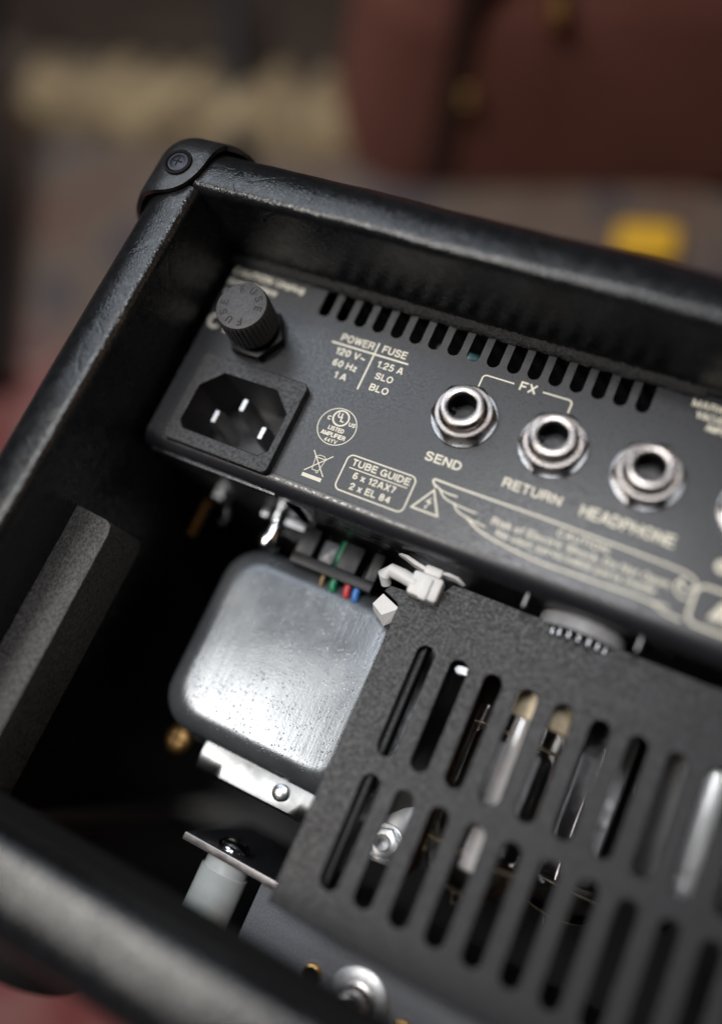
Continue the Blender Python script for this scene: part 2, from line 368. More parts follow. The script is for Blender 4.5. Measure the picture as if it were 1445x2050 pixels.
# ================================================================== SETTING: floor and rug
fl = MB(); fl.box(-3000, 3000, -3000, 3000, FLOOR - 40, FLOOR - 6)
t = NT('floor_boards'); t.base(t.ramp(t.noise(6, 4, .6, t.mapped((1, 9, 1))), [(.3, (.020, .013, .009)), (.7, (.055, .036, .025))]), .6, 0, .3)
o = fl.build('floor', t.m); o['kind'] = 'structure'
def m_rug():
    t = NT('rug_pile')
    sx = t.n('ShaderNodeSeparateXYZ'); t.link(t.co, sx.inputs[0])
    edge = t.math('ADD', sx.outputs[1], t.math('MULTIPLY', t.math('SUBTRACT', t.noise(9, 3, .6), .5), .10))
    field = t.ramp(edge, [(.015, 0), (.055, 1)])                      # red field of the rug, grey-tan border beyond
    sw = t.noise(22, 4, .6, None, .8)
    v1 = t.vor(17, 'F1')
    border = t.ramp(t.noise(15, 3, .6), [(.32, (.21, .085, .075)), (.42, (.17, .125, .10)), (.52, (.20, .15, .12)), (.60, (.10, .09, .10)), (.68, (.19, .13, .11))])
    red = t.ramp(t.noise(7, 3, .5), [(.35, (.24, .075, .07)), (.5, (.36, .20, .185)), (.68, (.40, .27, .25))])
    motif = t.ramp(v1, [(.0, (.02, .025, .05)), (.22, (.02, .025, .05)), (.25, (.30, .24, .17)), (.31, (.30, .24, .17)), (.34, (.20, .05, .05))], 'CONSTANT')
    fm = t.n('ShaderNodeMix', data_type='RGBA'); t.link(t.ramp(sw, [(.47, 0), (.55, .7)]), fm.inputs[0]); t.link(red, fm.inputs[6]); t.link(motif, fm.inputs[7])
    mx = t.n('ShaderNodeMix', data_type='RGBA'); t.link(field, mx.inputs[0]); t.link(fm.outputs[2], mx.inputs[6]); t.link(border, mx.inputs[7])
    t.base(mx.outputs[2], .9, 0, .2); t.bump(t.noise(1400, 3, .7), .0012, .8); return t.m
rug = MB(); rug.box(-620, 900, -640, 208, FLOOR - 6, FLOOR, 2)
o = rug.build('rug', m_rug()); o['label'] = 'patterned red and grey woven rug spread under the amplifier'; o['category'] = 'rug'

# ================================================================== THE AMPLIFIER
amp = thing('amplifier', 'black vinyl covered guitar amplifier head with its open back and jack panel showing', 'amplifier', None)
XR = 300.0                                                  # right end of the cabinet, far outside the frame
def rail_prof(lo, hi, front, back, rin, rout, n=8):          # board section; lo side faces the opening
    pts = [(lo, back)]
    for k in range(n + 1): a = PI - PI / 2 * k / n; pts.append((lo + rin + rin * math.cos(a), front - rin + rin * math.sin(a)))
    for k in range(n + 1): a = PI / 2 - PI / 2 * k / n; pts.append((hi - rout + rout * math.cos(a), front - rout + rout * math.sin(a)))
    pts.append((hi, back)); return pts
TOPU, OUTU = 9.6, 24.0
def sub_extr(prof, axis, a0, a1, n, amt, seed):
    """Board with slight hand-wrapped unevenness along its length."""
    rnd = random.Random(seed); ph = [rnd.uniform(0, 6) for _ in range(4)]
    mb = MB(); rings = []
    for i in range(n + 1):
        a = a0 + (a1 - a0) * i / n
        d = amt * (math.sin(a * .11 + ph[0]) + .6 * math.sin(a * .23 + ph[1]) + .4 * math.sin(a * .51 + ph[2]))
        rings.append([((a, p + d * .5, q + d) if axis == 'x' else (p + d * .5, a, q + d)) if q > 5 else ((a, p, q) if axis == 'x' else (p, a, q)) for p, q in prof])
    return mb.loft(rings)
top = sub_extr(rail_prof(TOPU - .5, OUTU, 24.6, -168, 2.3, 10.0), 'x', -40, XR, 110, .10, 1).build('top_board', VINYL, amp, 60)
lp = [(-30 - (p - 0), q) for p, q in rail_prof(-.4, 14.8, 24.4, -168, 2.2, 10.0)]
left = sub_extr(lp, 'u', -124.1, TOPU - .55, 60, .10, 2).build('side_board', VINYL, amp, 60)
bp = [(-124 - p, q) for p, q in rail_prof(0, 18, 25.0, 6, 3.0, 9.0)]
sub_extr(bp, 'x', -45, XR, 110, .10, 3).build('bottom_rail', VINYL, amp, 60)
MB().box(-45, -30, -137.45, -124.2, -168, 5.95).build('side_block', VINYL_IN, amp)
MB().box(-45, XR, -142, -137.5, -11.9, 5.9).build('bottom_sill', VINYL_IN, amp)
MB().box(-45, XR, -149, -144.2, -168, -12).build('bottom_board', FELT, amp)
MB().box(-44.9, XR, -144.1, TOPU - .1, -170, -168.1).build('front_board', VINYL_IN, amp)
MB().box(XR - 15, XR, -123.9, TOPU - .6, -159.9, 20).build('end_board', VINYL, amp)
# felt-lined strip on the back of the bottom rail's top face
MB().prism(rrect(-29.5, -124.1, XR - 16, -123.6, .2, 2), 6.3, 20.5).build('felt_lining', FELT, amp)
# wooden cleat on the side board
cl = MB(); cl.prism([(-29.95, -64.6), (-21.0, -65.2), (-19.6, -66.0), (-19.0, -67.8), (-19.0, -137.3), (-29.95, -137.3)], -8.5, 6.2, .25)
cl.build('cleat', CLEAT, amp)
# foam gasket along the top edge of the panel
g = MB(); rnd = random.Random(4); rings = []
for i in range(440):
    x = -29 + i * .65; lift = 1.3 if x > 87 else 0; j = lambda q: rnd.uniform(-q, q)
    rings.append([(x, 10.2, .1), (x, 10.2, 1.5), (x, 9.5 + j(.25), 1.6 + j(.35)), (x, 8.6 + j(.3), 1.5 + j(.4)), (x, 7.7 + lift * .6 + j(.25), 1.1 + j(.35)), (x, 7.0 + lift + j(.25), .5 + j(.2)), (x, 6.9 + lift + j(.2), .1)])
g.loft(rings).build('foam_gasket', FOAM, amp, 75)
# torn vinyl edge where the covering ends above the panel
e = MB(); pts = []
for i in range(120):
    x = -20 + i * 1.6; pts.append((x, 10.3 + .25 * math.sin(x * .21) + rnd.uniform(-.12, .12), 1.6 + rnd.uniform(-.2, .2)))
e.tube(pts, [.16 + .12 * abs(math.sin(i * .37)) for i in range(120)], 6); e.build('covering_edge', m_paint('backing_cloth', (.19, .17, .15), .8, 2400, .0001, .5), amp)
# rubber foot under the cabinet
ft = MB(); ft.lathe((-2, -142, -17), [(15.5, -2.0), (17.5, -1), (17, -9), (15.5, -13), (14, -14.5), (6, -14.5), (5, -12)], 'u', 48); ft.build('rubber_foot', RUBBER, amp)

# corner protector: one moulded shell wrapped over three faces of the cabinet corner
MB().box(-43.4, -40.1, TOPU, 22.4, -168, 12).build('corner_block', VINYL, amp)
def protector():
    mb = MB(); N = 14; cache = {}; RR = 8.5
    def leaf(face, ph):
        c, s_ = math.cos(ph), math.sin(ph)
        if face == 0: e, A, B = 3.4, 15.4, 19.5
        elif face == 1: e, A, B = 2.0, 15.6, 24.0
        else: e, A, B = 2.0, 19.5, 24.0
        r = ((c / A) ** e + (s_ / B) ** e) ** (-1 / e)
        if face == 1: r *= 1 + .62 * math.sin(min(1, ph / .95) * PI / 2 if ph < .95 else PI / 2 * (1 - (ph - .95) / (PI / 2 - .95)) ) ** 1.5
        if face == 2: r *= 1 + .45 * math.sin(min(1, ph / .95) * PI / 2 if ph < .95 else PI / 2 * (1 - (ph - .95) / (PI / 2 - .95)) ) ** 1.5
        return (r * c, r * s_)
    def surf(face, i, j, off):
        s_, t_ = i / N, j / N; rho = max(s_, t_)
        if rho < 1e-9: a = b = 0.0
        else:
            ph = math.atan2(t_, s_); B = leaf(face, ph); a, b = B[0] * rho, B[1] * rho
        d = {0: (a, b, 0), 1: (a, 0, b), 2: (0, a, b)}[face]
        q = [max(v, RR) for v in d]; n = Vector([d[k] - q[k] for k in range(3)]); n.normalize()
        p = Vector(q) + n * (RR + off)
        return (-45.2 + p[0], 24.2 - p[1], 24.6 - p[2])
    def vert(face, i, j, lay):
        edge = rho = max(i, j) / N
        off = (.15, 1.5, 1.9)[lay] if lay < 2 else 1.9
        if lay == 1 and rho > .93: off = 1.75 if rho < .999 else 1.15
        p = surf(face, i, j, off); k = (round(p[0], 3), round(p[1], 3), round(p[2], 3))
        if k not in cache: cache[k] = mb.v(p)
        return cache[k]
    for f in range(3):
        for i in range(N):
            for j in range(N):
                for lay in (0, 1):
                    mb.face((vert(f, i, j, lay), vert(f, i + 1, j, lay), vert(f, i + 1, j + 1, lay), vert(f, i, j + 1, lay)))
        for k in range(N):
            for (i0, j0, i1, j1) in ((N, k, N, k + 1), (k + 1, N, k, N)):
                mb.face((vert(f, i0, j0, 1), vert(f, i1, j1, 1), vert(f, i1, j1, 0), vert(f, i0, j0, 0)))
    return mb
prot = protector().build('corner_protector', m_vinyl('protector_black', (.014, .014, .015), (.02, .02, .022), .34, .00004), amp, 50)
def screw_head(c, r, axis, mat, name, parent, dome=.45, slot=.18):
    mb = MB(); mb.use(mat)
    mb.lathe((0, 0, 0), [(r, 0), (r, .1 * r), (r * .93, dome * r * .45), (r * .7, dome * r * .8), (r * .42, dome * r)], 'h', 24)
    mb.use(LETTER_DARK); w, l = r * slot * .5, r * .5
    mb.prism([(-l, -w), (l, -w), (l, w), (-l, w)], dome * r * .6, dome * r * 1.03); mb.prism([(-w, -l), (w, -l), (w, l), (-w, l)], dome * r * .6, dome * r * 1.04)
    if axis == 'h': mb.xf(lambda p: Vector((c[0] + p.x, c[1] + p.y, c[2] + p.z)))
    elif axis == 'u': mb.xf(lambda p: Vector((c[0] + p.x, c[1] + p.z, c[2] - p.y)))
    else: mb.xf(lambda p: Vector((c[0] + p.x * axis[0][0] + p.y * axis[1][0] + p.z * axis[2][0], c[1] + p.x * axis[0][1] + p.y * axis[1][1] + p.z * axis[2][1], c[2] + p.x * axis[0][2] + p.y * axis[1][2] + p.z * axis[2][2])))
    return mb.build(name, None, parent)
MB().lathe((-36.2, 13.0, 26.0), [(3.4, .2), (3.3, .55), (2.9, .7), (2.6, .5), (2.5, .2)], 'h', 30).build('screw_cup', RUBBER, prot)
screw_head((-36.2, 13.0, 26.1), 2.4, 'h', DARKMETAL, 'screw', prot, .2)

# ------------------------------------------------------------------ chassis and its back panel
PL, PR = -27.6, 250.0
slots = []
for i in range(17):
    x = i * 4.76; slots.append([(x + 1.5 * math.cos(a), (1.62 + 1.5 * math.sin(a))) for a in [PI + PI * k / 10 for k in range(11)]] + [(x + 1.5, 8.6), (x - 1.5, 8.6)])
outline = [(PL, -40.2), (PR, -40.2), (PR, 9.4), (PL, 9.4)]
hole = rrect(-19.6, -38.6, 4.7, -21.9, 1)
pm = curve_mesh([outline, hole] + slots, 1.2)
mb = MB(); mb.add_mesh(pm, lambda c: (c.x, c.y, c.z - .6)); bpy.data.meshes.remove(pm)
r = 3.7; sec = [(-40.25, 0.0)] + [(-40.3 - r * math.sin(a), -r + r * math.cos(a)) for a in [PI / 2 * k / 12 for k in range(13)]] + [(-44.0, -6.5), (-42.8, -6.5)] + [(-40.3 - (r - 1.2) * math.sin(a), -r + (r - 1.2) * math.cos(a)) for a in [PI / 2 - PI / 2 * k / 8 for k in range(9)]] + [(-40.25, -1.2)]
mb.extr(sec, 'x', PL, PR)
panel = mb.build('back_panel', PANEL, amp, 40)
# underside of the chassis: scratched cover plate, plus the shorter plate at the left
MB().box(13.5, PR, -43.9, -42.9, -150, -6.6).build('chassis_underside', m_metal('chassis_steel', (.13, .13, .14), .33, .00003), amp)
t_ = MB(); t_.prism([(PL, -43.95), (9.5, -43.95), (9.5, -42.9), (PL, -42.9)], -150, -6.6); t_.build('chassis_end_plate', DULLSTEEL, amp)
MB().box(PL, PL + 1.2, -42.8, 9.3, -150, -1.3).build('chassis_side', PANEL, amp)
MB().box(PL + 1.3, PR, 8.2, 9.3, -150, -1.3).build('chassis_top', PANEL, amp)
sc_ = MB()                                                # bright hairline scratches on the underside
rs = random.Random(12)
for k in range(26):
    x0, h0 = rs.uniform(14, 46), rs.uniform(-14, -7); pts = []; a = rs.uniform(-.6, .6)
    for j in range(7):
        pts.append((x0, -44.0, h0)); a += rs.uniform(-.5, .5); x0 += .9 * math.cos(a); h0 += .5 * math.sin(a); h0 = min(h0, -6.8)
    sc_.tube(pts, .035, 4)
sc_.build('scratches', STEEL, amp)
MB().tube([(-26, -44.1, -3.4), (-10, -44.25, -3.3), (8, -44.15, -3.6)], .22, 6).build('bare_edge', STEEL, amp)
# parts inside the chassis, glimpsed through the vent slots
ins = MB(); ins.lathe((33, 4.2, -7), [(1.1, 0), (1.3, .4), (1.3, 4.6), (1.1, 5)], 'x', 14); ins.build('resistor', m_paint('teal_resistor', (.10, .25, .27), .3, 500, .00001, .1), amp)
ins = MB(); ins.lathe((28.5, 4.6, -9), [(1.7, 0), (1.7, 1.4), (1.2, 2)], 'h', 16); ins.build('capacitor', DULLSTEEL, amp)
MB().box(-20, 200, -30, 8, -26, -24).build('circuit_board', m_paint('board_black', (.012, .014, .014), .4, 600, .00002, .3), amp)

# ------------------------------------------------------------------ printing on the panel
p = Print()
p.text('POWER', 7.1, 15.6, -4.42, 1.92, wt=.165); p.text('FUSE', 17.75, 23.8, -4.28, 1.86)
p.text('120 V~', 7.25, 14.9, -7.95, 1.72); p.text('60 Hz', 7.9, 14.1, -10.95, 1.68); p.text('1 A', 9.6, 12.7, -13.85, 1.66)
p.text('1.25 A', 18.1, 24.6, -8.15, 1.72); p.text('SLO', 18.9, 23.3, -11.0, 1.62); p.text('BLO', 18.85, 23.45, -14.05, 1.7)
p.line([(5.3, -5.35), (24.95, -5.2)], .46); p.line([(16.36, -2.2), (16.36, -14.85)], .42)
p.build('power_rating_print', None, panel, 0)
p = Print()
p.line(circ(15.9, -24.95, 4.55, 48), .22, True); p.line(circ(15.92, -22.75, 1.86, 36), .42, True)
p.text('U', 14.95, 16.0, -22.75, 1.25, wt=.25); p.text('L', 15.95, 16.85, -23.55, 1.25, wt=.25)
p.text('C', 12.85, 13.75, -23.9, .95, wt=.25); p.text('US', 18.3, 19.85, -23.95, .95, wt=.25)
p.text('LISTED', 14.1, 17.95, -26.12, 1.0, wt=.25); p.text('AMPLIFIER', 12.95, 18.95, -27.65, 1.05, wt=.25); p.text('44YV', 14.4, 17.55, -29.05, 1.0, wt=.19)
p.build('listing_mark', None, panel, 0)
p = Print()
p.line([(13.4, -31.9), (18.15, -37.15)], .24); p.line([(18.3, -31.85), (13.3, -37.1)], .24)
p.poly([(13.25, -38.5), (18.1, -38.5), (18.1, -37.62), (13.25, -37.62)])
p.line([(14.55, -33.3), (14.95, -36.3), (16.5, -36.3), (17.0, -33.3)], .16); p.line([(14.3, -33.25), (17.25, -33.25)], .2)
p.line([(14.6, -33.1), (15.2, -32.6), (16.4, -32.6), (16.95, -33.1)], .16); p.line(circ(16.3, -36.5, .28, 12), .14, True)
p.build('recycling_bin_mark', None, panel, 0)
p = Print()
p.line(rrect(21.5, -38.6, 37.95, -29.95, 1.35, 6), .34, True)
p.text('TUBE GUIDE', 22.95, 36.85, -32.3, 1.62); p.line([(22.8, -32.95), (36.8, -32.95)], .26)
p.text('6 x 12AX7', 24.4, 34.65, -35.1, 1.55); p.text('2 x EL 84', 24.7, 34.45, -37.6, 1.55)
p.build('tube_guide_print', None, panel, 0)
p = Print()
p.line([(42.45, -31.3), (39.35, -36.5), (45.35, -36.5)], .42, True)
p.poly([(42.75, -32.9), (41.65, -34.35), (42.35, -34.35)]); p.poly([(42.55, -34.0), (43.1, -34.0), (42.2, -35.5)]); p.poly([(42.1, -34.0), (42.9, -34.3), (42.5, -34.6)])
p.poly([(42.0, -36.0), (41.95, -35.1), (42.55, -35.4)])
p.build('warning_triangle', None, panel, 0)
p = Print()
p.line(spline([(42.6, -30.6), (41.5, -29.55), (41.6, -28.95), (42.6, -28.9), (47, -29.0)], 6) + [(67, -29.0), (85.0, -29.35)] + spline([(85, -29.35), (92.5, -29.6), (95.6, -30.0), (97.3, -31.0), (97.2, -32.5), (96.0, -33.0), (94.9, -32.3), (95.1, -31.0)], 6), .48)
p.line(spline([(94.9, -31.1), (94.2, -32.2), (94.3, -33.6), (95.4, -34.6), (97.2, -34.6)], 6), .48)
for q in ([(42.3, -30.0), (43.4, -30.65), (45.4, -30.95), (47.7, -30.95)], [(43.2, -30.35), (45.2, -32.1), (48.6, -32.75), (52.8, -32.95)], [(47.4, -32.4), (48.9, -33.9), (52.0, -34.7), (55.6, -35.05)]): p.line(spline(q, 8), .36)
p.line(spline([(51.0, -34.4), (54.2, -36.1), (58.4, -37.1), (63.5, -37.75), (68.2, -38.1)], 8) + spline([(68.3, -38.1), (80, -37.9), (88.0, -37.7), (91.6, -38.0), (94.0, -38.8), (97.0, -39.1)], 8), .48)
p.line(spline([(90, -37.85), (92.6, -37.55), (94.2, -37.75)], 5), .36)
p.text('CAUTION:', 69.6, 80.5, -31.55, 1.5); p.text('Risk of Electric Shock, Do Not Open.', 56.35, 93.5, -33.95, 1.55); p.text('No user serviceable parts inside.', 58.1, 91.4, -36.1, 1.5)
p.build('caution_banner_print', None, panel, 0)
p = Print()
p.line(rrect(97.8, -39.0, 112, -31.0, 1.9, 6), .62, True)
p.poly([(101.2, -36.9), (103.2, -36.9), (104.6, -32.9), (103.0, -32.9)]); p.poly([(103.6, -36.9), (105.4, -36.9), (106.4, -32.9), (104.9, -32.9)])
p.line(circ(100.9, -26.2, 1.0, 20), .9, True)
p.build('emblem_print', None, panel, 0)
p = Print()
p.text('SEND', 37.5, 45.85, -25.4, 2.08); p.text('RETURN', 55.3, 68.05, -25.42, 2.14); p.text('HEADPHONE', 72.2, 91.25, -25.9, 2.55)
arc = lambda cx, cu, a0, a1: [(cx + .9 * math.cos(math.radians(a0 + (a1 - a0) * k / 6)), cu + .9 * math.sin(math.radians(a0 + (a1 - a0) * k / 6))) for k in range(7)]
p.line([(42.05, -5.6)] + arc(42.95, -2.95, 180, 90) + [(49.2, -2.05)], .36)
p.line([(55.7, -2.0)] + arc(61.45, -2.85, 90, 0) + [(62.35, -5.0)], .36); p.text('FX', 50.5, 54.3, -3.1, 2.15)
p.build('jack_legend_print', None, panel, 0)
p = Print()
p.text('MARK FIVE:25', 85.3, 100.4, 5.0, 1.65); p.text('VACUUM TUBE', 86.8, 98.9, 2.6, 1.65); p.text('AMPLIFIER', 89.4, 96.6, .45, 1.55)
p.build('model_name_print', None, panel, 0)
p = Print()
p.text('CAUTION: Unplug', -27.3, -7.3, 4.35, 1.75); p.text('power before', -27.2, -13.7, 1.5, 1.7); p.text('servicing', -27.1, -17, -1.5, 1.7)
p.text('C', -27.2, -23.6, -11.3, 4.0); p.text('E', -22.0, -19.0, -11.3, 4.0)
p.build('fuse_caution_print', None, panel, 0)

# ------------------------------------------------------------------ power inlet
op = [(-14.6, -22.2), (-.4, -22.2), (4.35, -27.0), (4.35, -36.6), (2.6, -38.3), (-17.6, -38.3), (-19.25, -36.6), (-19.25, -27.0)]
mb = MB(); mb.use(PLASTIC)
outer = rrect(-21.9, -41.75, 6.3, -18.35, 1.5, 6)
bm_ = curve_mesh([outer, op], 2.4, .3); mb.add_mesh(bm_, lambda c: (c.x, c.y, c.z + 1.3)); bpy.data.meshes.remove(bm_)
mb.use(m_paint('inlet_cavity', (.045, .045, .048), .34, 900, .00001, .15))
mb.loft([[(x, u, 2.2) for x, u in inset(op, -.02)], [(x, u, -15) for x, u in inset(op, .35)]], cap=False)
mb.face([mb.v((x, u, -15)) for x, u in inset(op, .3)])
inlet = mb.build('power_inlet', None, amp, 35)
def prong(cx, cu):
    mb = MB(); mb.loft([[(x, u, -15) for x, u in rrect(cx - 1, cu - 2, cx + 1, cu + 2, .2, 2)], [(x, u, -2.3) for x, u in rrect(cx - 1, cu - 2, cx + 1, cu + 2, .2, 2)], [(x, u, -.9) for x, u in rrect(cx - .5, cu - 1.5, cx + .5, cu + 1.5, .2, 2)]]); return mb
pr0 = prong(-8.1, -27.2).build('prong', m_metal('prong_metal', (.62, .61, .6), .36), inlet)
for dx in (-5.3, 7.5): copy_part(pr0, dx, -4.9, 0, inlet)

# ------------------------------------------------------------------ fuse holder
FX, FU, CAPH_ = -12.2, -10.0, 13.75
mb = MB(); hexa = circ(FX, FU, 7.3, 6, 0)
mb.prism(hexa, .1, 3.1, .6); fuse = mb.build('fuse_holder', PLASTIC_S, amp, 30)
MB().lathe((FX, FU, 0), [(7.0, .05), (7.0, .5), (6.4, .55)], 'h', 40).build('washer', PLASTIC_S, fuse)
MB().lathe((FX, FU, 0), [(5.2, 3.0), (5.2, 4.55)], 'h', 40).build('neck', PLASTIC_S, fuse)
mb = MB(); nn = 144
def knurl(R, d): return [(FX + (R + d * (1 if (i % 4) < 2 else 0)) * math.cos(2 * PI * i / nn), FU + (R + d * (1 if (i % 4) < 2 else 0)) * math.sin(2 * PI * i / nn)) for i in range(nn)]
mb.loft([[(x, u, h) for x, u in knurl(R, d)] for R, d, h in ((4.8, 0, 4.6), (6.0, 0, 5.0), (6.05, .26, 5.5), (6.05, .26, 12.4), (6.05, .05, 13.1), (5.95, 0, 13.6), (5.6, 0, 13.75))])
cap = mb.build('cap', m_paint('cap_plastic', (.075, .072, .075), .5, 1500, .00002, .25), fuse, 30)
p = Print(); p.mats = []; p.use(m_paint('cap_letter', (.02, .0195, .02), .55, 900, .00001, .15))
for base in (0, 180):
    for ch, th in zip('FUSE', (112, 76, 40, 5)):
        a = math.radians(th + base)
        p.text(ch, 0, None, 0, 1.8, .0, CAPH_ + .02, lambda x, y, a=a: (FX + (4.25 + y) * math.cos(a) + x * math.sin(a), FU + (4.25 + y) * math.sin(a) - x * math.cos(a), 0), .2)
p.build('moulded_lettering', None, cap, 0)

# ------------------------------------------------------------------ jacks
def jack(x, u):
    mb = MB(); pr = [(5.0, .4)]
    for k in range(5): pr += [(4.75, 3.2 + k * .45), (4.55, 3.42 + k * .45)]
    pr += [(4.78, 5.5), (4.78, 6.05), (4.68, 6.25), (4.5, 6.33), (3.45, 6.33), (3.25, 6.25), (3.15, 6.0), (3.15, 5.0)]
    mb.use(NICKEL); mb.lathe((x, u, 0), pr, 'h', 56, cap=False)
    mb.use(LETTER_DARK); mb.lathe((x, u, 0), [(3.16, 5.05), (3.13, 4.9), (3.13, -23), (.01, -23)], 'h', 32, cap=False)
    j = mb.build('audio_jack', None, amp, 45)
    mb = MB(); n = 48; rings = []
    def hx(a, R, rnd): 
        c = (a - PI / 12) % (PI / 3) - PI / 6; return min(R / math.cos(c), rnd)
    for h, R, rd in ((.55, 6.35, 7.2), (.6, 6.35, 7.2), (2.6, 6.35, 7.2), (3.0, 6.3, 6.75), (3.3, 6.2, 6.3), (3.42, 6.1, 6.1), (3.42, 5.35, 5.35), (3.2, 5.15, 5.15), (1, 5.15, 5.15)):
        rings.append([(x + hx(2 * PI * i / n, R, rd) * math.cos(2 * PI * i / n), u + hx(2 * PI * i / n, R, rd) * math.sin(2 * PI * i / n), h) for i in range(n)])
    mb.loft(rings, cap=False); mb.build('nut', NICKEL, j, 24)
    MB().lathe((x, u, 0), [(5.2, .02), (7.25, .02), (7.35, .2), (7.25, .5), (5.2, .5)], 'h', 48, cap=False).build('washer', STEEL, j)
    mb = MB(); mb.tube([(x - 2.6, u + .4, 2.0), (x - 2.3, u + .2, -1), (x - 1.6, u, -3), (x - 2.2, u - .3, -6)], .42, 8)
    mb.tube([(x + .6, u - 2.6, -1), (x + .4, u - 1.9, -3.5), (x + .5, u - 2.6, -7)], .35, 8); mb.build('contact_spring', STEEL, j)
    return j
JU = -13.3
j0 = jack(42.0, JU)
for dx in (20.1, 40.0, 61.5): copy_part(j0, dx, 0, 0, amp)

# ------------------------------------------------------------------ transformer
def rbox_rings(x0, u0, x1, u1, rc, levels):
    return [[(x, u, h) for x, u in rrect(x0 + d, u0 + d, x1 - d, u1 - d, max(.8, rc - d * .35), 8)] for d, h in levels]
bell = MB(); R = 5.8; FH = -20.0
x0, x1, ub, ut = -4.0, 49.2, -100.6, -53.4
lv = [(0, -50), (0, FH - R)] + [(R * (1 - math.cos(a)), FH - R + R * math.sin(a)) for a in [PI / 2 * k / 10 for k in range(1, 11)]]
rings = rbox_rings(x0, ub, x1, ut, 9.5, lv)
bell.loft(rings)
for v in bell.bm.verts:                                    # pressed sheet is not quite flat
    if v.co.z > FH - 1: v.co.z += .0
bell = bell.build('transformer_cover', BELL, amp, 60)
mb = MB(); mb.prism(rrect(-7.6, -103.7, 50.5, -51.2, 3), -53, -50.2, .3); mb.build('flange', STEEL, bell)
MB().box(-7, 50.0, -102.5, -52.5, -78, -53.1).build('core', DARKMETAL, bell)
sp = MB(); n = 14; rings = []
for i in range(n + 1):
    x = 10.2 + (41.9 - 10.2) * i / n; bow = .5 * math.sin(i / n * PI)
    rings.append([(x, -107.6, -28.4), (x, -106.8, -27.4 + bow), (x, -103.0, -27.0 + bow), (x, -98.4, -27.6), (x, -98.4, -28.6), (x, -107.2, -28.9)])
sp.loft(rings); strip = sp.build('mounting_strip', m_metal('bright_strip', (.26, .27, .28), .3, .00004, 260, .4), amp, 50)
MB().lathe((32.1, -103.5, -26.7), [(1.95, .3), (1.95, .75), (1.8, .85), (.1, .9)], 'h', 28).build('rivet', STEEL, strip)
screw_head((-.4, -104.4, -37), 3.9, 'h', OLDBRASS, 'brass_screw', amp, .5)
# upper fixings seen under the chassis
mb = MB(); mb.lathe((-14, -44.2, -24), [(2.7, 0), (2.7, -2.2), (2.3, -2.6)], 'u', 6); mb.build('hex_nut', STEEL, amp, 30)
mb = MB(); pr = []
for k in range(14): pr += [(1.5, -2.6 - k * .8), (1.2, -3.0 - k * .8)]
mb.lathe((-17.5, -44.2, -25), pr, 'u', 16); mb.build('threaded_stud', OLDBRASS, amp, 60)
mb = MB(); mb.tube([(-12, -46, -24), (-10, -48, -22), (-9.5, -50, -23), (-11, -51.5, -24)], .9, 8); mb.build('solder_lug', STEEL, amp)
mb = MB(); mb.lathe((4, -44.2, -22), [(3.3, 0), (3.3, -3), (2.8, -3.4), (2.1, -3.5), (2.1, -6.5), (2.9, -6.6), (2.9, -9), (2.4, -9.6)], 'u', 20); mb.build('mounting_bolt', CHROME, amp, 40)
mb = MB(); mb.box(-.5, 14, -46.4, -44.2, -34, -20, .3); mb.build('lug_bracket', DULLSTEEL, amp)

# ------------------------------------------------------------------ wire connector under the chassis
CONX = lambda p: Vector((p.x - 2.2, p.y - .7, p.z - 8.8))
cn = MB(); cn.use(PLASTIC_S)
cn.box(14.6, 36.2, -53.8, -51.2, -17, -9.2, .3); cn.box(14.6, 19.2, -51.15, -44.2, -17, -9.6, .4); cn.box(25.8, 31.0, -51.15, -44.4, -17, -9.4, .4); cn.box(33.4, 36.2, -51.15, -44.2, -17, -9.6, .4)
cn.box(14.6, 36.2, -51.1, -44.2, -22, -17.1, .2)
conn = cn.xf(CONX).build('wire_connector', None, amp, 30)
MB().prism(rrect(20.6, -51.0, 24.6, -45.6, .5, 3), -16.9, -10.4, .6).xf(CONX).build('latch', m_paint('grey_plastic', (.12, .125, .135), .3, 400, .00002, .1), conn)
for k, (x, c) in enumerate(((23.6, 'tan'), (26.6, 'green'), (30.3, 'red'), (32.6, 'blue'))):
    MB().tube([(x, -52.5, -11.5), (x + .2, -55.0, -11), (x + .4, -56.0, -11.4), (x + .5, -56.8, -13.5)], .95 if c != 'tan' else .5, 10).xf(CONX).build('wire', WIRE[c], conn)
MB().tube([(25.2, -44.3, -12), (25.3, -48, -11.5), (25.4, -51.2, -13)], .85, 10).xf(CONX).build('wire', WIRE['green'], conn)

# ------------------------------------------------------------------ tube cage
CH = -11.0; cx0 = 42.95; cx1 = 245.0
polys = [[(cx0, -121.2), (cx1, -121.2), (cx1, -46.6), (54.6, -46.6), (52.2, -46.9), (50.9, -49.2), (47.5, -51.4), (44.2, -51.8), (39.4, -52.1), (38.8, -53.7), (42.3, -55.0), (cx0, -55.7)]]
for i in range(26):
    x = 52.75 + i * 7.62
    if x > cx1 - 5: break
    for a, b in ((-85.8, -61.3), (-114.0, -90.0)): polys.append(rrect(x - 2.0, a, x + 2.0, b, 1.95, 6))
cm = curve_mesh(polys, 1.6, .15); mb = MB(); mb.add_mesh(cm, lambda c: (c.x, c.y, c.z + CH - .8)); bpy.data.meshes.remove(cm)
cage = mb.build('tube_cage', CAGE, amp, 40)
mb = MB(); mb.prism(rrect(50.7, -116.0, 52.4, -60.0, .75, 4), -17.5, -13.2, .4); mb.build('support_rod', CAGE, cage)
mb = MB(); mb.box(cx0 + .05, cx0 + 1.3, -60.5, -54.5, -21, -12.7); mb.build('side_tab', STEEL, cage)
